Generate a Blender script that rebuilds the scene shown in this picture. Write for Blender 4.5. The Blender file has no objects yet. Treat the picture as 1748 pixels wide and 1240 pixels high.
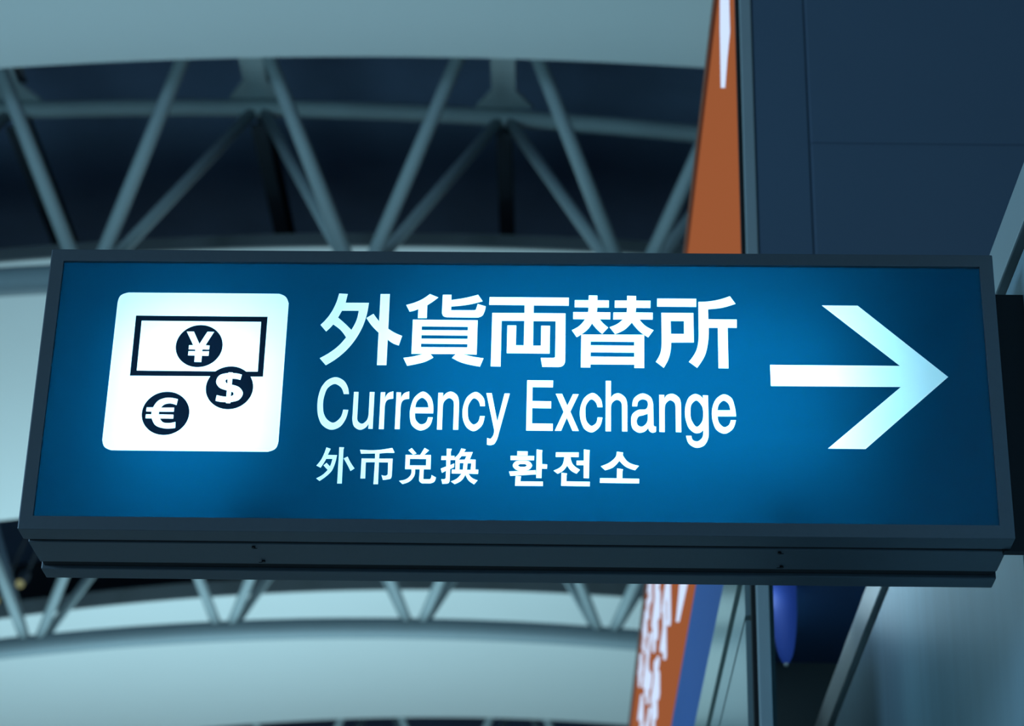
import bpy, bmesh, math
from mathutils import Vector, Matrix

S = bpy.context.scene
C = S.collection
PI = math.pi

# ---------------------------------------------------------------- camera
YAW, PITCH, ROLL = math.radians(-1.27010753), math.radians(25.81404873), math.radians(1.28530349)
F_PX = 3858.018
EYE = 1.6
fw = Vector((math.sin(YAW)*math.cos(PITCH), math.cos(YAW)*math.cos(PITCH), math.sin(PITCH)))
rt = fw.cross(Vector((0, 0, 1))).normalized()
up = rt.cross(fw)
r2 = math.cos(ROLL)*rt + math.sin(ROLL)*up
u2 = -math.sin(ROLL)*rt + math.cos(ROLL)*up
cam = bpy.data.cameras.new('camera')
co = bpy.data.objects.new('camera', cam)
C.objects.link(co)
m = Matrix((r2, u2, -fw)).transposed().to_4x4()
m.translation = Vector((0, 0, EYE))
co.matrix_world = m
cam.sensor_width = 36.0
cam.lens = F_PX/1748*36
cam.clip_start = .05
cam.clip_end = 300
cam.dof.use_dof = True
cam.dof.focus_distance = Vector((-.08, 4.0, 1.88)).dot(fw)
cam.dof.aperture_fstop = 4.7
cam.dof.aperture_blades = 0
S.camera = co

# ---------------------------------------------------------------- world, hall lights, exposure
S.view_settings.view_transform = 'Standard'
S.view_settings.look = 'None'
S.view_settings.exposure = 0
S.view_settings.gamma = 1
S.view_settings.use_curve_mapping = False
W = bpy.data.worlds.new('world')
S.world = W
W.use_nodes = True
W.node_tree.nodes['Background'].inputs[0].default_value = (.10, .24, .36, 1)
W.node_tree.nodes['Background'].inputs[1].default_value = .10

def area(name, loc, aim, size, power, col, sy=None):
    l = bpy.data.lights.new(name, 'AREA')
    l.energy = power
    l.color = col
    l.shape = 'RECTANGLE'
    l.size = size
    l.size_y = sy or size
    o = bpy.data.objects.new(name, l)
    C.objects.link(o)
    o.location = loc
    o.rotation_euler = (Vector(aim)-Vector(loc)).to_track_quat('-Z', 'Y').to_euler()
    return o
HALL = (.51, .84, .95)
# rows of uplights that wash the vault from the hall's left side and from farther down the hall
area('uplight', (-4, 26.3, 3.2), (-2.8, 27.0, 12), 8, 870, HALL, 7)
area('uplight', (-5, 8.6, 3.0), (-2, 12.5, 12), 5, 300, (.40, .83, 1.0), 4)
# added fill under the passage ceiling, brightening the steel wall and its trim
area('passage_fill', (.66, 6.85, EYE+2.60), (.95, 6.85, EYE+2.25), 1.3, 1.8, (.62, .88, 1.0), .06)
# added fill light behind the camera, high left, lifting the dark frame and walls
area('hall_fill', (-10, -3, 5.0), (0, 5, 3.2), 5, 640, (.42, .72, 1.0), 3)

# ---------------------------------------------------------------- helpers
def tag(o, label=None, cat=None, group=None, kind=None):
    if label: o['label'] = label
    if cat: o['category'] = cat
    if group: o['group'] = group
    if kind: o['kind'] = kind
    return o

def thing(name, label, cat, loc=(0, 0, 0), rz=0, group=None):
    o = bpy.data.objects.new(name, None)
    o.empty_display_size = .1
    C.objects.link(o)
    o.location = loc
    o.rotation_euler = (0, 0, rz)
    return tag(o, label, cat, group)

def link(name, me, mat, parent=None, loc=None):
    o = bpy.data.objects.new(name, me)
    C.objects.link(o)
    if mat is not None and not me.materials:
        me.materials.append(mat)
    if parent: o.parent = parent
    if loc: o.location = loc
    return o

def obj(name, bm, mat, parent=None, smooth=False):
    bmesh.ops.recalc_face_normals(bm, faces=bm.faces)
    me = bpy.data.meshes.new(name)
    bm.to_mesh(me)
    bm.free()
    if smooth:
        for p in me.polygons: p.use_smooth = True
    return link(name, me, mat, parent)

def box(bm, x0, x1, y0, y1, z0, z1, bev=0):
    r = bmesh.ops.create_cube(bm, size=1)
    vs = r['verts']
    for v in vs:
        v.co = Vector(((x0+x1)/2+v.co.x*(x1-x0), (y0+y1)/2+v.co.y*(y1-y0), (z0+z1)/2+v.co.z*(z1-z0)))
    if bev:
        es = list({e for v in vs for e in v.link_edges})
        bmesh.ops.bevel(bm, geom=es, offset=bev, segments=2, affect='EDGES', profile=.6)
    return bm

def bbox(*a, bev=0):
    return box(bmesh.new(), *a, bev=bev)

def prism(bm, pts, axis, a, b):
    """extrude a closed 2D outline along axis ('x','y','z') from a to b"""
    def P(p, t):
        return {'x': (t, p[0], p[1]), 'y': (p[0], t, p[1]), 'z': (p[0], p[1], t)}[axis]
    A = [bm.verts.new(P(p, a)) for p in pts]
    B = [bm.verts.new(P(p, b)) for p in pts]
    n = len(pts)
    for i in range(n):
        bm.faces.new((A[i], A[(i+1) % n], B[(i+1) % n], B[i]))
    bm.faces.new(A[::-1])
    bm.faces.new(B)
    return bm

def tube(bm, pts, r, seg=14, cap=True):
    pts = [Vector(p) for p in pts]
    rings = []
    for i, p in enumerate(pts):
        t = (pts[min(i+1, len(pts)-1)]-pts[max(i-1, 0)]).normalized()
        a = t.cross(Vector((0, 1, 0)))
        if a.length < .2: a = t.cross(Vector((1, 0, 0)))
        a.normalize()
        b = t.cross(a)
        rings.append([bm.verts.new(p+r*(math.cos(2*PI*k/seg)*a+math.sin(2*PI*k/seg)*b)) for k in range(seg)])
    for A, B in zip(rings, rings[1:]):
        for k in range(seg):
            bm.faces.new((A[k], A[(k+1) % seg], B[(k+1) % seg], B[k]))
    if cap:
        bm.faces.new(rings[0][::-1])
        bm.faces.new(rings[-1])
    return bm

# ---------------------------------------------------------------- materials
def mat(name, col, rough=.5, metal=0, noise=0, nscale=8, bump=0, stretch=None, spec=.5):
    M = bpy.data.materials.new(name)
    M.use_nodes = True
    nt = M.node_tree
    b = nt.nodes['Principled BSDF']
    b.inputs['Base Color'].default_value = (*col, 1)
    b.inputs['Roughness'].default_value = rough
    b.inputs['Metallic'].default_value = metal
    b.inputs['Specular IOR Level'].default_value = spec
    if noise or bump:
        tc = nt.nodes.new('ShaderNodeTexCoord')
        mp = nt.nodes.new('ShaderNodeMapping')
        if stretch: mp.inputs['Scale'].default_value = stretch
        n = nt.nodes.new('ShaderNodeTexNoise')
        n.inputs['Scale'].default_value = nscale
        n.inputs['Detail'].default_value = 5
        nt.links.new(tc.outputs['Object'], mp.inputs[0])
        nt.links.new(mp.outputs[0], n.inputs['Vector'])
        if noise:
            mx = nt.nodes.new('ShaderNodeMixRGB')
            mx.inputs[1].default_value = (*[c*(1-noise) for c in col], 1)
            mx.inputs[2].default_value = (*[min(1, c*(1+noise)) for c in col], 1)
            nt.links.new(n.outputs[0], mx.inputs[0])
            nt.links.new(mx.outputs[0], b.inputs['Base Color'])
        if bump:
            bp = nt.nodes.new('ShaderNodeBump')
            bp.inputs['Strength'].default_value = bump
            bp.inputs['Distance'].default_value = .004
            nt.links.new(n.outputs[0], bp.inputs['Height'])
            nt.links.new(bp.outputs[0], b.inputs['Normal'])
    return M

def emit(name, col, strength):
    M = bpy.data.materials.new(name)
    M.use_nodes = True
    nt = M.node_tree
    nt.nodes.remove(nt.nodes['Principled BSDF'])
    e = nt.nodes.new('ShaderNodeEmission')
    e.inputs[0].default_value = (*col, 1)
    e.inputs[1].default_value = strength
    nt.links.new(e.outputs[0], nt.nodes['Material Output'].inputs[0])
    return M

def backlit(name, trans, diff, gloss=.03):
    """a sheet of film: lets the lamps behind it through, tinted, and is a little glossy in front"""
    M = bpy.data.materials.new(name)
    M.use_nodes = True
    nt = M.node_tree
    nt.nodes.remove(nt.nodes['Principled BSDF'])
    t = nt.nodes.new('ShaderNodeBsdfTranslucent')
    t.inputs[0].default_value = (*trans, 1)
    d = nt.nodes.new('ShaderNodeBsdfDiffuse')
    d.inputs[0].default_value = (*diff, 1)
    a = nt.nodes.new('ShaderNodeAddShader')
    g = nt.nodes.new('ShaderNodeBsdfGlossy')
    g.inputs['Roughness'].default_value = .12
    x = nt.nodes.new('ShaderNodeMixShader')
    x.inputs[0].default_value = gloss
    nt.links.new(t.outputs[0], a.inputs[0])
    nt.links.new(d.outputs[0], a.inputs[1])
    nt.links.new(a.outputs[0], x.inputs[1])
    nt.links.new(g.outputs[0], x.inputs[2])
    nt.links.new(x.outputs[0], nt.nodes['Material Output'].inputs[0])
    return M

M_frame = mat('anodised_dark_metal', (.105, .135, .155), .34, .3, .06, 60)
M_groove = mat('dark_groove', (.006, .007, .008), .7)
M_black = mat('black_steel', (.006, .007, .009), .6)
M_screw = mat('screw_metal', (.03, .04, .045), .3, .9)
M_inner = mat('white_enamel', (.80, .80, .80), .8)
M_tube = emit('fluorescent_tube', (.33, .79, .98), 35)
M_film = backlit('blue_film', (.0004, .0245, .053), (.001, .010, .03))
M_white = backlit('white_film', (.72, .72, .72), (.15, .15, .15))
M_navy = backlit('navy_film', (.0008, .0025, .0065), (.01, .02, .035))
M_ceil = mat('white_ceiling', (.72, .76, .76), .85, 0, .03, .35)
M_lip = mat('grey_lip', (.12, .14, .15), .7)
M_roof = mat('dark_roof_deck', (.34, .45, .70), .8, 0, .3, .9)
M_truss = mat('painted_steel', (.33, .40, .42), .55, .0, .05, 3)
M_beam = mat('painted_steel_beam', (.21, .27, .30), .55, .0, .05, 3)
M_purlin = mat('dark_and_unlit_steel', (.05, .06, .075), .7)  # dark tone stands in for purlins left unlit; shared by small dark parts
M_wall = mat('blue_grey_panel', (.10, .165, .24), .5, 0, .04, 2)
M_steel = mat('brushed_steel', (.35, .55, .65), .38, .45, .10, 14, .12, (1, 1, .04))
M_trim = mat('satin_trim', (.48, .58, .60), .35, .25, .05, 5)
M_floor = mat('terrazzo_floor', (.50, .53, .54), .35, 0, .15, 12)

GLYPHS = [
 ('k1', '-359.2,515.9 -341.9,514.9 -345.3,495.2 -298.5,495.3 -301.8,467.6~ -309.1,440.3~ -320.9,414.5~ -340.5,386.6~ -357.9,369.7~ -377.2,355.8 -390.1,371.3 -370.5,384.2~ -354.3,398.9~ -340.2,417.7 -350.8,432.6~ -367.4,446.4 -373.5,438.3~ -380.7,430.4 -392.7,445.1 -381.3,458.9~ -371.0,476.7~ -363.5,496.8~|H -351.5,477.2 -317.9,477.4 -321.1,457.1~ -330.5,434.2 -343.7,448.1~ -358.6,461.7|-276.0,515.4 -257.4,515.5 -257.2,437.5 -243.4,428.6~ -228.9,421.9 -234.7,400.6 -247.0,405.6~ -257.3,413.6 -257.3,357.1 -276.0,357.0 -276.0,428.8 -290.2,444.1~ -301.9,461.3 -288.1,470.7 -282.4,462.3~ -276.0,453.8'),
 ('k2', '-177.0,516.2 -159.8,508.6 -170.4,499.1~ -181.4,490.8 -181.2,462.0 -199.0,461.8 -199.0,482.1 -207.3,478.3~ -216.1,476.0 -223.7,491.2 -208.0,496.3~ -192.4,504.1~|-151.1,514.9 -133.7,515.0 -133.6,503.1 -114.5,506.2~ -96.1,510.6~ -80.4,515.4 -70.8,500.6 -90.4,494.8~ -111.4,490.7~ -133.5,488.3 -133.5,480.1 -87.4,480.3 -84.5,481.5~ -82.9,485.7~ -80.9,494.6 -64.5,489.3 -66.8,476.9~ -71.2,468.0~ -79.0,464.0 -140.9,464.1 -148.2,466.7~ -151.5,474.0|-208.9,458.4 -79.8,457.9 -79.8,381.9 -106.9,382.5 -86.5,377.2~ -66.0,373.9 -72.6,355.6 -90.5,359.0~ -110.2,364.6~ -128.4,374.2 -121.0,382.7 -171.4,382.5 -165.1,374.7 -180.7,365.5~ -197.5,360.3~ -216.2,356.0 -224.5,373.5 -204.6,376.9~ -185.9,382.4 -208.8,382.6|H -190.7,443.5 -98.5,443.2 -98.6,435.4 -190.5,435.3|H -190.6,424.0 -98.6,423.7 -98.6,416.4 -190.5,416.3|H -190.7,405.1 -98.5,404.9 -98.5,397.7 -190.5,397.5'),
 ('k3', '-57.2,510.3 101.2,510.2 101.1,492.1 31.2,492.0 31.3,474.9 94.7,474.9 95.2,370.8 93.5,362.8~ 89.6,358.2~ 83.2,356.1 50.3,356.1 46.9,375.9 72.3,376.1 74.8,377.4~ 75.5,380.8 75.6,457.2 31.0,457.1 31.3,402.6 46.9,402.7 47.0,446.9 64.4,446.8 64.2,385.3 -20.4,385.6 -20.3,447.0 -2.8,447.1 -2.8,403.0 13.0,403.0 13.2,457.4 -32.1,457.2 -32.0,356.2 -51.2,356.3 -51.0,474.7 13.2,474.9 13.1,492.5 -57.7,492.6'),
 ('k4', '141.0,515.7 158.2,515.4 158.2,504.7 181.1,504.6 180.9,488.6 158.0,488.4 157.1,478.0 184.1,477.9 183.8,462.2 162.7,462.3 170.6,452.4~ 179.9,443.9 167.9,429.6 156.9,440.5~ 147.7,452.9 139.9,440.4~ 129.7,430.6~ 117.5,421.9 107.6,437.4 122.2,446.8~ 133.9,462.1 110.1,462.2 110.2,477.9 139.9,478.0 140.7,488.4 112.9,488.5 113.0,504.6 140.6,504.7|217.5,515.4 235.4,515.1 235.3,504.7 264.0,504.6 263.5,488.2 235.3,488.3 234.2,478.1 268.3,477.9 267.9,462.3 241.7,462.3 253.1,448.6~ 269.7,438.8 258.8,422.6 241.9,435.8~ 226.5,455.5 213.1,440.2~ 193.5,429.4 182.4,444.8 197.4,451.8~ 209.2,462.4 189.8,461.9 190.1,477.7 216.6,478.1 217.2,488.4 192.6,488.2 193.0,504.5 217.2,504.7|126.6,428.1 249.4,428.5 251.0,426.4 250.6,355.3 231.4,355.4 231.6,362.6 145.1,362.4 144.9,355.5 126.2,355.6|H 145.0,412.8 231.5,412.5 231.4,404.3 144.9,404.3|H 145.1,389.0 231.4,388.9 231.4,379.4 145.0,379.6'),
 ('k5', '277.3,509.6 355.1,509.8 354.7,491.4 277.1,491.3|285.4,477.7 348.9,477.7 348.9,412.3 304.0,411.8 303.2,396.5~ 298.7,376.2~ 289.0,356.2 273.7,369.2 282.6,387.6~ 285.5,409.4~ 285.6,416.7|H 303.7,459.6 330.2,459.5 329.9,431.1 303.7,431.0|359.2,502.6 382.1,504.2~ 401.8,508.5~ 422.1,516.0 433.1,499.0 408.0,490.4~ 378.2,486.2 378.2,464.1 434.6,463.9 434.3,445.3 416.1,445.4 416.0,356.1 396.5,356.1 396.9,445.1 378.7,445.0 377.2,416.0~ 370.2,384.0~ 354.6,356.7 338.5,369.7 352.8,392.6~ 358.8,426.1~ 358.8,443.6'),
 ('C', '-328.2,293.5 -331.4,308.8~ -339.3,322.0~ -356.1,329.9~ -369.7,325.1~ -381.1,311.7~ -387.2,292.3~ -388.7,265.8~ -385.0,242.8~ -376.8,226.4~ -358.3,216.5~ -342.5,222.8~ -332.5,238.0~ -327.6,259.5 -337.6,259.9 -342.9,241.8~ -356.1,231.5~ -367.3,237.7~ -374.5,249.4~ -377.7,267.2~ -376.2,289.8~ -369.9,307.1~ -357.1,315.2~ -345.3,308.7~ -338.2,293.4'),
 ('u', '-318.4,298.3 -309.4,298.3 -309.3,246.8 -306.9,234.3~ -299.7,229.8~ -291.0,236.4~ -287.3,250.3 -287.4,298.3 -278.0,298.4 -278.0,219.1 -286.6,219.4 -286.3,230.2 -293.3,220.7~ -302.7,217.0~ -313.7,223.1~ -318.6,238.8~ -318.7,246.7'),
 ('r', '-265.7,298.1 -256.8,298.2 -257.0,285.3 -250.9,296.2~ -241.1,300.3 -240.7,284.4 -252.3,281.0~ -256.6,265.7 -256.3,218.8 -266.0,218.7'),
 ('r', '-234.7,298.4 -225.9,298.0 -225.8,285.6 -219.6,296.2~ -209.7,300.2 -209.5,284.4 -221.0,281.0~ -225.4,266.0 -225.3,219.1 -234.9,219.0'),
 ('e', '-161.3,253.4 -161.9,270.6~ -167.6,289.0~ -182.4,300.2~ -197.1,290.1~ -205.3,268.8~ -206.5,246.4~ -201.2,226.8~ -184.7,216.5~ -170.0,223.2~ -161.7,244.9 -171.0,245.0 -176.3,232.3~ -183.4,229.6~ -193.2,236.7~ -196.9,253.3|H -196.8,265.9 -192.0,281.5~ -184.3,286.9~ -175.7,281.0~ -170.8,266.1'),
 ('n', '-152.6,297.8 -143.1,297.9 -143.7,288.2 -137.8,296.6~ -128.3,300.7~ -116.6,294.1~ -111.3,276.3 -111.3,218.9 -121.2,218.8 -121.1,270.9 -124.1,282.8~ -130.8,286.7~ -139.1,281.3~ -143.0,262.8 -143.0,218.8 -152.6,218.8'),
 ('c', '-60.4,269.9 -64.2,288.6~ -78.9,300.4~ -94.3,291.0~ -102.2,272.4~ -104.0,254.0~ -100.4,234.3~ -93.5,222.6~ -81.4,216.2~ -67.4,225.5~ -60.4,248.5 -69.7,248.4 -74.2,234.6~ -81.2,230.2~ -89.8,237.7~ -93.6,255.4~ -91.5,275.2~ -81.6,286.9~ -74.2,281.9~ -69.7,269.8'),
 ('y', '-58.4,298.2 -47.9,298.1 -35.6,236.9 -22.7,297.6 -12.5,297.7 -32.4,211.4 -36.8,195.8~ -40.8,189.2~ -48.5,186.8~ -54.5,187.8 -54.6,202.1 -47.7,200.6~ -44.2,204.8~ -40.9,217.9'),
 ('E', '21.2,326.7 71.9,326.6 71.7,311.7 31.7,311.9 31.8,281.8 68.7,281.5 68.6,266.4 31.8,266.7 31.9,233.8 72.5,233.5 72.5,218.4 20.9,218.5'),
 ('x', '77.5,297.9 89.9,297.8 100.4,272.5 111.2,297.5 122.4,297.5 106.3,259.6 123.1,218.6 110.9,218.6 99.6,246.6 88.8,218.6 76.6,218.6 93.3,259.1'),
 ('c', '168.8,269.8 165.2,287.5~ 150.1,300.3~ 135.1,291.5~ 128.0,277.1~ 124.9,256.9~ 128.3,235.5~ 134.9,222.0~ 147.9,215.7~ 161.5,225.1~ 168.9,247.7 159.5,247.9 155.0,233.6~ 147.9,229.5~ 140.0,236.3~ 135.7,257.0~ 138.5,277.2~ 147.6,286.6~ 154.8,281.6~ 159.4,269.7'),
 ('h', '175.3,326.7 185.4,326.8 185.3,290.3 191.3,297.5~ 199.2,300.1~ 212.3,292.2~ 217.4,273.6 217.2,218.4 207.2,218.3 207.0,270.6 203.8,282.8~ 197.2,285.9~ 188.7,280.5~ 185.4,263.9 185.4,218.4 175.2,218.3'),
 ('a', '227.0,272.2 230.6,289.5~ 247.6,300.2~ 262.6,292.7~ 267.7,276.9 268.1,232.5 270.0,229.7~ 273.1,229.3 272.9,218.6 266.0,216.1~ 260.2,219.6~ 257.9,226.4 251.1,218.8~ 240.7,215.9~ 228.4,223.6~ 224.6,239.2~ 227.9,256.4~ 238.3,264.4~ 254.6,267.5~ 257.4,273.9~ 255.4,284.7~ 246.9,287.5~ 239.7,283.9~ 236.7,272.3|H 257.3,256.7 248.7,253.5~ 238.9,250.1~ 235.4,240.8~ 237.6,232.2~ 244.0,228.7~ 253.8,235.2~ 257.2,245.3'),
 ('n', '279.6,297.5 289.4,297.3 289.5,288.9 295.3,297.3~ 305.1,299.9~ 318.1,291.8~ 322.0,274.5 321.7,217.8 311.4,218.0 311.3,270.1 308.2,282.3~ 301.0,285.9~ 293.2,280.0~ 290.0,265.6 289.7,217.8 279.4,218.0'),
 ('g', '364.8,297.3 374.8,297.1 374.8,219.3 372.6,202.3~ 364.6,189.5~ 351.0,185.1~ 337.5,192.0~ 330.9,210.4 341.0,210.5 344.1,201.3~ 351.8,198.5~ 361.0,205.0~ 364.3,223.2 359.3,217.8~ 350.8,215.8~ 338.0,224.7~ 331.7,240.3~ 329.4,258.8~ 332.3,280.4~ 339.0,294.1~ 350.1,300.0~ 359.2,296.5~ 365.0,289.6|H 351.6,286.0~ 343.3,279.1~ 340.1,260.4~ 342.1,243.2~ 352.3,229.5~ 361.5,239.1~ 364.8,256.3~ 361.5,276.3~'),
 ('e', '428.4,252.6 425.9,275.5~ 419.8,292.7~ 406.2,299.8~ 392.4,291.7~ 383.6,273.7~ 381.6,256.5~ 383.6,239.3~ 390.4,223.0~ 405.1,215.4~ 419.5,223.3~ 428.0,244.5 418.1,244.4 413.3,233.2~ 406.1,229.2~ 396.5,236.6~ 392.5,252.3|H 392.7,265.2 397.4,280.3~ 405.3,286.1~ 413.0,281.1~ 417.6,265.4'),
 ('s1', '-366.0,179.1 -357.5,176.0 -360.2,169.2~ -362.5,163.0 -344.5,162.9 -347.5,145.1~ -353.3,129.3~ -362.6,118.5~ -375.4,108.1 -382.2,113.5 -370.0,121.3~ -360.9,131.4 -369.5,140.9 -363.9,146.3 -356.8,138.8 -354.3,147.3~ -352.9,154.8 -365.1,154.7 -369.8,144.9~ -375.0,136.0 -383.2,140.4 -374.9,152.7~ -369.9,165.2~|-341.0,179.6 -331.6,179.4 -332.6,174.6 -332.1,103.2 -341.0,103.3 -340.8,166.6|-331.2,155.9 -323.8,160.0 -316.9,146.5~ -309.1,135.1 -316.8,129.6 -322.3,140.8~'),
 ('s2', '-300.4,174.7 -268.9,174.1~ -238.0,179.1 -233.2,169.9 -234.4,168.5 -247.9,168.6 -262.4,167.1 -262.6,156.3 -236.2,156.6 -236.5,121.5 -238.3,114.8~ -244.4,112.7~ -253.1,111.5 -256.4,121.9 -247.8,120.5~ -244.3,123.1 -244.6,148.4 -262.6,148.5 -262.2,102.6 -271.0,102.5 -270.3,148.7 -288.0,148.3 -287.5,114.3 -296.6,114.2 -296.4,156.3 -270.5,156.2 -270.7,167.1 -297.9,166.1'),
 ('s3', '-206.6,174.5 -200.1,179.3 -190.5,167.8 -196.9,165.1|-211.4,164.7 -183.2,164.8 -175.2,179.8 -166.4,174.5 -175.6,164.8 -162.4,165.0 -162.1,134.6 -175.3,134.7 -175.3,114.8 -173.2,114.0 -162.4,114.1 -160.7,116.7~ -159.6,122.8 -151.1,117.9 -154.0,108.9~ -161.6,105.2 -177.5,105.2 -182.7,109.7~ -183.3,115.3 -182.8,134.6 -191.9,134.7 -192.6,121.9~ -200.9,109.6~ -215.1,103.3 -222.1,110.1 -206.3,115.1~ -199.4,124.1~ -199.0,134.7 -211.2,134.5|H -202.8,156.3 -171.0,156.4 -171.0,142.7 -202.9,142.7'),
 ('s4', '-132.0,178.6 -122.3,178.1 -124.2,172.1 -123.9,163.3 -116.5,163.4 -116.9,158.9 -109.3,167.2~ -104.0,179.4 -95.1,177.5 -98.6,171.5 -81.5,171.9 -87.0,156.1 -75.6,156.0 -75.6,135.2 -69.8,135.0 -70.2,126.0 -88.8,126.4 -81.5,117.5~ -70.6,112.6 -77.2,104.1 -87.5,111.8~ -94.4,124.1 -102.0,111.7~ -114.6,104.1 -122.2,109.8 -110.4,116.1~ -102.1,126.2 -121.0,126.4 -121.0,134.8 -114.2,134.8 -114.5,155.3 -116.7,154.7 -124.4,154.7 -124.3,143.7 -116.7,147.6 -117.0,139.5 -124.4,135.5 -124.4,111.5 -126.5,106.4~ -132.2,105.0 -138.3,104.6 -140.7,114.3 -134.5,114.4 -132.2,116.4 -132.0,132.1 -139.8,127.5 -142.5,136.5 -132.0,141.1 -132.3,154.7 -142.1,154.6 -141.9,162.9 -132.0,163.0|H -103.0,163.1 -93.4,163.2 -96.6,155.8 -108.5,155.4|H -106.2,148.4 -98.7,148.5 -99.8,134.3 -106.3,134.7|H -91.0,148.2 -83.7,148.3 -84.6,134.2 -91.9,134.4'),
 ('h1', '4.6,174.5 24.8,174.3 24.6,165.5 4.7,165.6|-8.2,164.6 37.4,164.7 37.2,155.8 -8.0,155.7|15.0,154.8~ 29.2,152.2~ 33.7,144.5~ 29.5,137.4~ 20.2,133.3 40.5,135.1 41.4,126.2 -7.7,122.5 -10.7,131.8 9.9,133.0 0.4,137.5~ -3.6,144.1~ 0.5,152.0~|H 15.1,147.6~ 21.6,146.8~ 23.5,144.7~ 21.6,142.8~ 15.2,141.7~ 8.7,142.6~ 6.7,144.6~ 8.6,146.7~|2.3,122.5 12.8,121.9 11.7,111.4 55.1,111.3 55.1,102.1 1.6,101.9|42.0,178.7 53.2,177.1 52.3,170.5 52.7,147.7 62.7,147.4 62.5,138.1 52.5,138.2 52.0,118.4 42.0,118.7'),
 ('h2', '79.3,172.9 123.4,173.0 123.2,163.3 107.4,163.5 111.5,149.1~ 126.1,136.7 119.4,128.5 108.4,135.1~ 101.4,145.2 93.1,134.0~ 83.1,127.8 75.1,134.4 90.6,144.5~ 95.7,163.4 79.1,163.2|133.4,179.6 144.7,178.0 144.0,172.0 143.3,119.0 133.2,119.3 133.1,146.4 119.3,146.6 119.4,155.7 133.2,155.8|90.4,130.2 101.2,128.9 100.2,124.5 100.1,112.3 145.2,111.9 145.0,102.3 90.1,102.8'),
 ('h3', '196.9,175.5 208.9,173.8 208.2,168.5 217.9,154.6~ 239.6,146.0 231.8,136.7 213.8,144.0~ 201.8,156.2 188.9,142.0~ 174.4,136.1 166.0,144.4 187.3,156.0~ 195.3,165.8~|197.4,140.3 208.8,138.5 207.7,134.3 207.4,119.5 239.9,118.9 239.6,109.4 164.4,109.8 164.5,119.6 196.9,119.6'),
 ('arrow', '604.0,496.7 675.1,496.7 844.3,341.2 675.9,185.6 603.7,186.0 750.8,318.6 497.9,318.6 497.7,364.5 751.5,364.4'),
 ('tile', '-784.0,514.8 -480.0,514.3 -466.8,507.7~ -459.5,492.8 -460.2,190.9 -464.7,175.8~ -479.4,168.5 -784.4,168.8 -798.4,175.5~ -804.6,190.5 -803.7,490.0 -799.1,507.6~'),
 ('note', '-763.8,462.9 -499.5,462.2 -499.8,329.5 -530.9,329.5 -540.1,340.3 -510.9,340.5 -511.8,450.7 -751.3,451.3 -751.0,340.9 -587.8,340.5 -595.3,329.6 -763.6,329.3'),
 ('yen', '-658.9,428.0 -644.5,427.8 -631.4,400.3 -617.5,427.7 -604.2,427.5 -619.1,397.7 -610.8,397.2 -611.1,388.3 -624.7,388.3 -624.7,384.3 -611.0,384.4 -611.2,374.3 -624.5,374.5 -624.4,360.7 -638.3,360.9 -638.4,374.9 -652.1,375.1 -651.8,384.3 -638.4,384.4 -638.5,388.2 -651.9,388.3 -651.7,397.5 -643.4,397.5'),
 ('dollar', '-568.7,338.6 -560.3,338.3 -560.2,337.0 -551.0,336.0~ -541.7,333.7 -544.1,322.1 -552.3,324.2~ -560.3,324.7 -560.1,311.5 -543.6,304.8~ -537.0,293.6~ -541.8,280.8~ -560.2,273.8 -560.2,271.1 -568.7,271.5 -568.8,273.7 -579.0,274.1~ -589.8,276.4 -588.1,288.8 -578.5,286.4~ -569.0,285.3 -569.0,299.2 -585.9,306.8~ -591.4,316.3~ -587.7,330.0~ -569.0,337.0|H -569.3,323.8 -573.2,321.3~ -572.4,316.8~ -569.0,314.0|H -560.4,296.3 -555.9,294.2~ -555.3,289.9~ -560.4,286.5'),
 ('euro', '-664.1,279.2 -665.7,266.5 -680.2,270.0~ -689.5,267.5~ -696.1,260.6 -670.0,260.9 -669.7,252.1 -699.0,251.9 -698.9,246.0 -669.9,245.8 -669.7,237.2 -696.2,237.3 -689.0,229.2~ -678.0,227.5~ -664.8,230.2 -664.1,217.4 -684.2,216.1~ -703.6,223.0~ -711.9,237.5 -724.2,237.4 -724.1,245.8 -713.3,245.9 -713.2,251.9 -724.1,252.1 -724.1,260.8 -711.4,260.9 -702.5,275.3~ -687.1,281.9~'),
]

# ---------------------------------------------------------------- glyph outlines (millimetres on the sign's face)
def contours(s):
    out = []
    for c in s.split('|'):
        c = c.strip()
        hole = c.startswith('H ')
        if hole: c = c[2:]
        pts = []
        for q in c.split():
            sm = q.endswith('~')
            x, z = q.rstrip('~').split(',')
            pts.append((float(x)/1000, float(z)/1000, sm))
        out.append((hole, flatten(pts)))
    return out

def flatten(P, n=7):
    """outline with straight runs between corners and smooth runs through the points marked ~"""
    N = len(P)
    V = [Vector((p[0], p[1])) for p in P]
    sm = [p[2] for p in P]
    T = []
    for i in range(N):
        a, b, c = V[i-1], V[i], V[(i+1) % N]
        d1, d2 = (b-a).length, (c-b).length
        T.append(((b-a)/d1*d2+(c-b)/d2*d1)/(d1+d2) if sm[i] else None)
    out = []
    for i in range(N):
        j = (i+1) % N
        out.append((V[i].x, V[i].y))
        if not sm[i] and not sm[j]:
            continue
        L = (V[j]-V[i]).length
        ch = (V[j]-V[i])/L
        t0 = T[i] if T[i] is not None else 1.5*ch-.5*T[j]
        t1 = T[j] if T[j] is not None else 1.5*ch-.5*T[i]
        for k in range(1, n):
            s = k/n
            h0, h1, h2, h3 = 2*s**3-3*s*s+1, s**3-2*s*s+s, -2*s**3+3*s*s, s**3-s*s
            q = V[i]*h0+t0*L*h1+V[j]*h2+t1*L*h3
            out.append((q.x, q.y))
    return out

def circle(cx, cz, r, n=72):
    return [(cx+r*math.cos(2*PI*k/n), cz+r*math.sin(2*PI*k/n)) for k in range(n)]

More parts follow.
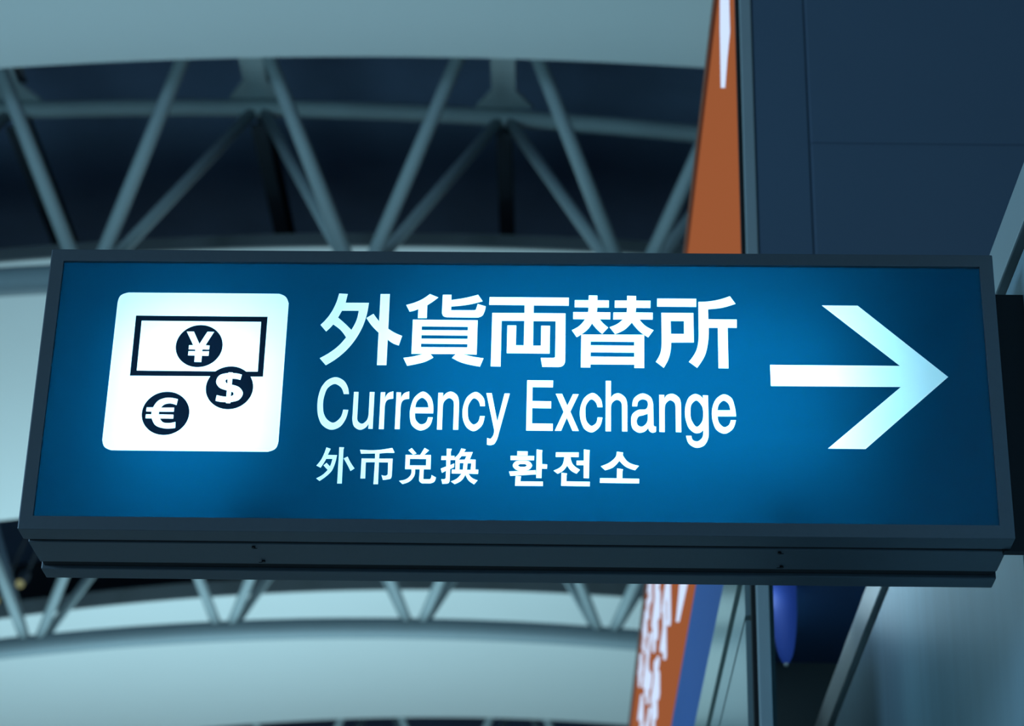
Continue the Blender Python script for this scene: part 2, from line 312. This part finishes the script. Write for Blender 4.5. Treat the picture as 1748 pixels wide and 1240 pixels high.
def sheet(name, loops, y):
    """flat sheet (facing -y) filled between closed loops, even-odd"""
    cu = bpy.data.curves.new(name, 'CURVE')
    cu.dimensions = '2D'
    cu.fill_mode = 'BOTH'
    for L in loops:
        sp = cu.splines.new('POLY')
        sp.points.add(len(L)-1)
        for p, q in zip(sp.points, L): p.co = (q[0], q[1], 0, 1)
        sp.use_cyclic_u = True
    t = bpy.data.objects.new(name, cu)
    C.objects.link(t)
    me = bpy.data.meshes.new_from_object(t.evaluated_get(bpy.context.evaluated_depsgraph_get()))
    bpy.data.objects.remove(t)
    bpy.data.curves.remove(cu)
    me.name = name
    for v in me.vertices: v.co = Vector((v.co.x, y, v.co.y))
    return me

# ---------------------------------------------------------------- the hanging sign
SW, SH, SD = 1.8957, .6092, .268     # width, height, depth
HX = SW/2
BZ = .027
sign = thing('lightbox_sign', 'lit blue lightbox sign with white arrow hanging out from the wall', 'sign',
             (-.07946, 4.00114, EYE+1.57575), math.radians(-.64))
FD = .055                            # depth of the front and back frames
def frame_mb(y0, y1, inner):
    bm = bmesh.new()
    outer = [(-HX, 0), (HX, 0), (HX, SH), (-HX, SH)]
    inn = [(-HX+BZ, BZ), (HX-BZ, BZ), (HX-BZ, SH-BZ), (-HX+BZ, SH-BZ)]
    def V(p, y): return bm.verts.new((p[0], y, p[1]))
    o0, o1 = [V(p, y0) for p in outer], [V(p, y1) for p in outer]
    i0, i1 = [V(p, y0) for p in inn], [V(p, y1) for p in inn]
    for k in range(4):
        j = (k+1) % 4
        bm.faces.new((o0[k], o0[j], i0[j], i0[k]))
        bm.faces.new((o1[j], o1[k], i1[k], i1[j]))
        bm.faces.new((o0[j], o0[k], o1[k], o1[j]))
        bm.faces.new((i0[k], i0[j], i1[j], i1[k]))
    bmesh.ops.recalc_face_normals(bm, faces=bm.faces)
    es = [e for e in bm.edges if all(abs(abs(v.co.x)-HX) < 1e-6 or abs(v.co.z) < 1e-6 or abs(v.co.z-SH) < 1e-6 for v in e.verts)]
    bmesh.ops.bevel(bm, geom=es, offset=.0025, segments=2, affect='EDGES', profile=.6)
    return bm
obj('front_frame', frame_mb(0, FD, True), M_frame, sign)
obj('back_frame', frame_mb(SD-.053, SD, True), M_frame, sign)
# middle body between two shadow gaps; the white-lined light chamber is inside it
G1, G2 = FD+.023, SD-.053-.029
IN = .004
bm = bmesh.new()
box(bm, -HX+IN, HX-IN, G1, G2, IN, IN+.012, .002)
box(bm, -HX+IN, HX-IN, G1, G2, SH-IN-.012, SH-IN, .002)
box(bm, -HX+IN, -HX+IN+.012, G1, G2, IN+.012, SH-IN-.012)
box(bm, HX-IN-.012, HX-IN, G1, G2, IN+.012, SH-IN-.012)
body = obj('body', bm, M_frame, sign)
for x in (-.502, .516):
    for y in (G1+.014, G2-.018):
        bm = bmesh.new()
        ret = bmesh.ops.create_cone(bm, cap_ends=True, segments=20, radius1=.0042, radius2=.0034, depth=.004)
        bmesh.ops.translate(bm, verts=ret['verts'], vec=(x+(.006 if y > .1 else -.004), y, IN-.0012))
        box(bm, x-.0035, x+.0035, y-.0006, y+.0006, IN-.0042, IN-.003)
        obj('screw', bm, M_screw, body)
# near-black strips that paint the shade in the two gaps between frame and body
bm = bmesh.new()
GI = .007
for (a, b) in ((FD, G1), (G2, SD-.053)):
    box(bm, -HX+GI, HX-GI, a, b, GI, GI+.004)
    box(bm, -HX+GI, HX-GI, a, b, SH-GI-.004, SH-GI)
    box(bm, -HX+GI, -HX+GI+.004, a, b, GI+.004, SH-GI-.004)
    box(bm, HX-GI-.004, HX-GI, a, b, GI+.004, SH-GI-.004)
obj('gap_shade', bm, M_groove, sign)
# light chamber
bm = bmesh.new()
LX, LZ0, LZ1, LB = HX-.0275, .0275, SH-.0275, .165
for vs in (((-LX, LB, LZ0), (LX, LB, LZ0), (LX, LB, LZ1), (-LX, LB, LZ1)),
           ((-LX, .0095, LZ0), (LX, .0095, LZ0), (LX, LB, LZ0), (-LX, LB, LZ0)),
           ((-LX, .0095, LZ1), (LX, .0095, LZ1), (LX, LB, LZ1), (-LX, LB, LZ1)),
           ((-LX, .0095, LZ0), (-LX, LB, LZ0), (-LX, LB, LZ1), (-LX, .0095, LZ1)),
           ((LX, .0095, LZ0), (LX, LB, LZ0), (LX, LB, LZ1), (LX, .0095, LZ1))):
    bm.faces.new([bm.verts.new(v) for v in vs])
bmesh.ops.remove_doubles(bm, verts=bm.verts, dist=1e-5)
chamber = obj('light_chamber', bm, M_inner, sign)
TUBES = [(-.78, -.50, .18), (-.78, -.50, .36), (-.24, .64, .21), (-.24, .64, .40)]
for (a, b, z) in TUBES:
    bm = tube(bmesh.new(), [(a, .13, z), (b, .13, z)], .013, 10)
    obj('fluorescent_tube', bm, M_tube, chamber)
for x in (-.50, .52):
    obj('lamp_holder', bbox(x-.045, x+.045, .045, .165, LZ0, LZ0+.05, bev=.006), M_frame, chamber)
bm = bmesh.new()
bm.faces.new([bm.verts.new(v) for v in ((-HX+BZ, SD-.008, BZ), (HX-BZ, SD-.008, BZ), (HX-BZ, SD-.008, SH-BZ), (-HX+BZ, SD-.008, SH-BZ))])
obj('back_panel', bm, M_frame, sign)

FY = .008                            # the face sits this far behind the front of the frame
NAMES = {'k': 'kanji_character', 's': 'hanzi_character', 'h': 'hangul_character'}
DATA = [(k, contours(s)) for k, s in GLYPHS]
R = [(-HX+BZ-.001, BZ-.001), (HX-BZ+.001, BZ-.001), (HX-BZ+.001, SH-BZ+.001), (-HX+BZ-.001, SH-BZ+.001)]
outs, ins = [R], []
for k, cs in DATA:
    if k in ('note', 'yen', 'dollar', 'euro'): continue
    outs += [c for h, c in cs if not h]
    ins += [c for h, c in cs if h]
film = sheet('blue_face', outs, FY)
islands = sheet('islands', ins, FY)
bm = bmesh.new()
bm.from_mesh(film)
bm.from_mesh(islands)
bpy.data.meshes.remove(film)
bpy.data.meshes.remove(islands)
obj('blue_face', bm, M_film, sign)
COINS = {'yen': (-.63153, .39590), 'dollar': (-.56430, .30497), 'euro': (-.68575, .24854)}
tile = None
for k, cs in DATA:
    loops = [c for h, c in cs]
    if k == 'tile':
        tile = link('pictogram_tile', sheet('pictogram_tile', loops, FY), M_white, sign)
    elif k == 'note':
        link('banknote_outline', sheet('banknote_outline', loops, FY-.0004), M_navy, tile)
    elif k in COINS:
        link(k+'_coin', sheet(k+'_coin', [circle(*COINS[k], .0468)]+loops, FY-.0004), M_navy, tile)
    else:
        nm = 'arrow' if k == 'arrow' else NAMES.get(k[0] if len(k) == 2 else '', 'letter')
        link(nm, sheet(nm, loops, FY), M_white, sign)
# black mounting plate between the sign's right end and the steel wall
XS = .935
bm = bmesh.new()
box(bm, HX-.012, HX+.066, .0545, .074, -.004, .548)
plate = obj('mounting_plate', bm, M_black, sign)

for o in sign.children:
    if o.name == 'arrow': o['label'] = 'white arrow pointing right'
    if o.name == 'pictogram_tile': o['label'] = 'white rounded tile with banknote and coin symbols'

# ---------------------------------------------------------------- the hall: floor, vaulted ceiling panels, roof deck
E0 = EYE
obj('floor', bbox(-16, 12, -8, 62, -.1, 0), M_floor)['kind'] = 'structure'
XC = -1.2
def arc(z, x, k=72.0, xc=XC): return E0+z-(x-xc)**2/k
def vault(name, z, y0, y1, th, mt, x0=-15, x1=12, n=72):
    bm = bmesh.new()
    rows = []
    for i in range(n+1):
        x = x0+(x1-x0)*i/n
        zz = arc(z, x)
        rows.append([bm.verts.new(p) for p in ((x, y0, zz), (x, y1, zz), (x, y1, zz+th), (x, y0, zz+th))])
    for A, B in zip(rows, rows[1:]):
        for k in range(4):
            bm.faces.new((A[k], A[(k+1) % 4], B[(k+1) % 4], B[k]))
    bm.faces.new(rows[0][::-1])
    bm.faces.new(rows[-1])
    o = obj(name, bm, mt)
    o['kind'] = 'structure'
    if name == 'ceiling':              # unseen panel backs darkened to keep bounce light off the roof
        o.data.materials.append(M_purlin)
        for p in o.data.polygons: p.material_index = 1 if p.normal.z > .5 else 0
    return o
PANELS = [(4.0, 15.1), (18.25, 24.25), (27.4, 32.95), (36.1, 42.0)]
for a, b in PANELS:
    vault('ceiling', 10, a, b, .10, M_ceil)
for i, (a, b) in enumerate(PANELS[1:]):
    vault('trim_%d' % (i+1), 10.0, a-.04, a, .13+.07*i, M_lip)
vault('roof', 13.1, 4, 50, .12, M_roof)
# added dark blockers on ceiling panel far edges, keeping uplight off the roof deck
for y in (24.32, 33.02):
    vault('wall_light_blocker', 10.12, y, y+.06, 2.97, M_purlin)

# ---------------------------------------------------------------- arched roof trusses
XK, DX = -1.66, 2.28
def low(x): return arc(8.88, x, 72, -1.7)
def high(x): return arc(11.22, x, 80, -3.0)
def truss(yc, label):
    t = thing('roof_truss', label, 'truss', (0, yc, E0+8.88), 0, 'arched roof trusses across the hall')
    def P(x, dy, z): return (x, dy, z-E0-8.88)
    xs = [-14+.5*i for i in range(48)]
    obj('bottom_chord', tube(bmesh.new(), [P(x, 0, low(x)) for x in xs], .125, 18), M_beam, t, True)
    for dy in (-1.15, 1.15):
        obj('top_chord', tube(bmesh.new(), [P(x, dy, high(x)) for x in xs], .085, 14), M_truss, t, True)
    for k in range(-5, 4):
        x = XK+DX*k
        for sx in (-1, 1):
            for dy in (-1.15, 1.15):
                r = .062 if dy < 0 else .055
                xt = x+sx*DX/2
                obj('diagonal', tube(bmesh.new(), [P(x+sx*.09, dy*.05, low(x)+.07), P(xt-sx*.05, dy, high(xt)-.04)], r, 12), M_truss, t, True)
        xt = x+DX/2
        bm = bmesh.new()
        zt = high(xt)-E0-8.88
        prism(bm, [(xt-.11, -1.15), (xt-.11, .80), (xt-.27, 1.10), (xt+.27, 1.10), (xt+.11, .80), (xt+.11, -1.15)], 'z', zt+.07, zt+.10)
        box(bm, xt-.01, xt+.01, -1.15, 1.10, zt+.10, zt+.26)
        box(bm, xt-.11, xt+.11, -1.15, 1.10, zt+.26, zt+.28)
        obj('tie_beam', bm, M_truss, t)
    return t
Y1, Y2, Y3 = 16.67, 25.68, 34.5
truss(Y1, 'nearest arched steel roof truss, its diagonals seen above the blue sign')
truss(Y2, 'middle arched steel roof truss below the sign, its round bottom chord in view')
truss(Y3, 'farthest arched steel roof truss, only its tips showing at the bottom picture edge')
for k, where in ((-2, 'at the left picture edge'), (-1, 'under the left tie beam'), (0, 'under the right tie beam')):
    xt = XK+DX*k+DX/2
    bm = bmesh.new()
    z = high(xt)
    a, b = Y1+1.24, Y2-1.24
    box(bm, xt-.07, xt+.07, a, b, z-.16, z-.12)
    box(bm, xt-.07, xt+.07, a, b, z+.12, z+.16)
    box(bm, xt-.015, xt+.015, a, b, z-.12, z+.12)
    tag(obj('roof_purlin', bm, M_purlin), 'shaded dark steel purlin behind the nearest roof truss, ' + where, 'beam', 'dark roof purlins')

# small ceiling spotlights beside the middle truss
M_spot = emit('warm_lamp', (.62, .66, .34), .32)
def spot(loc, label):
    t = thing('ceiling_spotlight', label, 'spotlight', loc, 0, 'small spotlights in the roof gap')
    bm = tube(bmesh.new(), [(0, 0, .02), (.04, .1, .16)], .06, 16)
    obj('housing', bm, M_purlin, t, False)
    bm = bmesh.new()
    r = bmesh.ops.create_uvsphere(bm, u_segments=16, v_segments=8, radius=.055)
    obj('lamp', bm, M_spot, t, True)
    bm = tube(bmesh.new(), [(.04, .1, .16), (.30, .1, 1.0)], .02, 8)
    obj('hanger', bm, M_purlin, t)
spot((-.2515*26.6, 26.6, E0+.365*26.6), 'small pale yellow spotlight between truss diagonals at the lower left')
spot((-.262*26.6, 26.6, E0+.3565*26.6), 'small pale yellow spotlight cut by the left picture edge')

# ---------------------------------------------------------------- right side: panelled wall end facing the sign
PY = 6.0
ZL = 2.63
bm = bmesh.new()
box(bm, .62, 2.7, PY-.002, PY+.05, E0+ZL, E0+6.4)
box(bm, .598, .768, PY-.006, PY+.012, E0+ZL, E0+6.4, .003)
box(bm, .776, 2.7, PY-.006, PY+.012, E0+ZL, E0+3.662, .003)
box(bm, .776, 2.7, PY-.006, PY+.012, E0+3.670, E0+6.4, .003)
obj('wall_back', bm, M_wall)['kind'] = 'structure'
bm = bmesh.new()
box(bm, .5655, .602, PY-.012, PY+.03, 0, E0+6.4, .004)
obj('trim_4', bm, M_trim)['kind'] = 'structure'
bm = bmesh.new()
box(bm, .553, .5655, PY+.0, PY+.03, 0, E0+6.4)
obj('trim_5', bm, M_groove)['kind'] = 'structure'
# passage under it
M_pass = mat('dark_blue_gloss', (.04, .14, .36), .3, 0, .1, 2)
M_passw = mat('dark_passage_wall', (.06, .11, .125), .6, 0, .1, 2)
obj('ceiling_passage', bbox(.62, 2.7, PY+.05, 8.3, E0+ZL, E0+ZL+.06), M_pass)['kind'] = 'structure'
obj('wall_passage', bbox(.62, 2.7, 7.92, 8.0, 0, E0+ZL), M_passw)['kind'] = 'structure'
obj('wall_left_of_passage', bbox(.60, .62, PY+.05, 8.3, 0, E0+ZL), M_passw)['kind'] = 'structure'

# brushed steel wall on the right, along the hall
X2 = .935
bm = bmesh.new()
box(bm, X2, X2+.25, -2.0, 4.238, 0, E0+2.207, .002)
box(bm, X2, X2+.25, 4.242, 7.92, 0, E0+2.207, .002)
box(bm, X2+.01, X2+.24, 4.2, 4.28, 0, E0+2.2)
obj('wall_right', bm, M_steel)['kind'] = 'structure'
bm = bmesh.new()
box(bm, X2+.02, X2+.25, -2.0, 7.92, E0+2.207, E0+2.255)
obj('trim_6', bm, M_groove)['kind'] = 'structure'
bm = bmesh.new()
box(bm, X2-.002, X2+.25, -2.0, 7.92, E0+2.255, E0+2.366, .004)
obj('trim_7', bm, M_trim)['kind'] = 'structure'

# hanging blue pendant in the passage
pend = thing('pendant_lamp', 'narrow blue hanging pendant with rounded tip in the dark passage', 'lamp', (.762, 7.1, E0+2.351))
M_pend = mat('blue_glass', (.009, .032, .18), .75)
M_pend.node_tree.nodes['Principled BSDF'].inputs['Emission Color'].default_value = (.009, .032, .18, 1)
M_pend.node_tree.nodes['Principled BSDF'].inputs['Emission Strength'].default_value = .75
bm = bmesh.new()
prof = [(.0005, .0), (.012, .008), (.022, .028), (.030, .06), (.037, .11), (.0415, .17), (.043, .275)]
rings = [[bm.verts.new((r*math.cos(2*PI*k/24), r*math.sin(2*PI*k/24), z)) for k in range(24)] for r, z in prof]
for A, B in zip(rings, rings[1:]):
    for k in range(24): bm.faces.new((A[k], A[(k+1) % 24], B[(k+1) % 24], B[k]))
bm.faces.new(rings[-1])
obj('shade', bm, M_pend, pend, True)
bm = bmesh.new()
bmesh.ops.create_uvsphere(bm, u_segments=16, v_segments=8, radius=.009)
obj('tip', bm, M_trim, pend, True)
obj('stem', tube(bmesh.new(), [(0, 0, .275), (0, 0, ZL-2.351)], .008, 10), M_purlin, pend)

# ---------------------------------------------------------------- long shop front running away along the hall
X3 = .54
M_orange = emit('orange_backlit', (.32, .095, .035), 1.0)
M_letter = emit('white_backlit', (.62, .76, 1.0), 1.05)
M_blue = mat('blue_band', (.03, .10, .34), .6, 0, .05, 2)
M_edge = mat('fascia_edge', (.22, .05, .015), .5)
M_glass = mat('pale_panel', (.34, .46, .48), .22, .45, .05, 3, 0, (1, .4, 1))
M_cream = mat('pale_gloss_band', (.42, .50, .47), .18, .4, .05, 3)
YB, YE = 6.06, 46
fas = thing('fascia_sign', 'long orange lit shop signboard with white lettering, beside the dark wall', 'sign', (X3, YB, E0+3.0))
def L(*a, bev=0):      # box in the signboard's own coordinates
    return bbox(*a, bev=bev)
obj('orange_panel', L(0, .18, 0, YE-YB, 0.008, 1.545), M_orange, fas)
bm = bmesh.new()
box(bm, -.012, .19, 0, YE-YB, 1.545, 1.612)
obj('top_edge', bm, M_edge, fas)
# brush-like white strokes, too foreshortened to read: (y0, y1, z0, z1) on the board
def strokes(name, rects):
    bm = bmesh.new()
    for (y0, y1, z0, z1) in rects:
        box(bm, -.014, 0, y0, y1, z0, z1, .004)
    return obj(name, bm, M_letter, fas)
def char(kind, y, w, z, h):
    """one square character w wide and h tall, built of bars"""
    A = {0: [(0, 1, .80, .90), (.42, .50, 0, 1), (.3, .75, .40, .50), (0, .2, 0, .14)],
         1: [(.05, .13, 0, .9), (.1, .6, .88, .97), (.8, .88, .2, .9), (.2, .7, .42, .5)],
         2: [(0, .7, .88, .97), (.1, .18, .1, .86), (.55, .62, 0, .86), (.5, .95, .46, .56)],
         3: [(.4, .48, .0, 1), (.1, .9, .66, .76), (.1, .22, .1, .5), (.7, .8, .1, .5)]}[kind % 4]
    return [(y+a*w, y+b*w, z+c*h, z+d*h) for a, b, c, d in A]
for i in range(8):
    strokes('character', char(i, 2.6+i*.62, .50, 1.26, .16))
for i in range(8):
    strokes('character', char(i+1, 2.5+i*1.1, .92, .83, .30))
for i in range(7):
    strokes('character', char(i+2, 3.75+i*1.1, .92, .45, .30))
bm = prism(bmesh.new(), [(1.2, .08), (3.2, .25), (1.5, .60)], 'x', -.014, 0)
obj('emblem', bm, M_letter, fas)
bm = prism(bmesh.new(), [(.235, 1.06), (.22, 1.28), (.18, 1.40), (0, 1.30), (0, 1.12), (.12, 1.10)], 'x', -.014, 0)
obj('emblem', bm, M_letter, fas)

def along(name, x0, x1, z0, z1, mt, kind='structure', bev=0):
    o = obj(name, bbox(x0, x1, YB, YE, E0+z0, E0+z1, bev=bev), mt)
    o['kind'] = kind
    return o
along('trim_8', X3+.0, X3+.05, 2.516, 3.008, M_blue)
along('trim_9', X3+.0, X3+.05, 2.327, 2.516, M_cream)
along('trim_10', X3+.03, X3+.05, 2.262, 2.327, M_groove)
along('trim_11', X3+.0, X3+.05, 2.150, 2.262, M_glass)
along('trim_12', X3+.015, X3+.05, 2.135, 2.150, M_groove)
o = obj('wall_shop', bbox(X3, X3+.05, YB, YE, 0, E0+2.135), M_glass)
o['kind'] = 'structure'
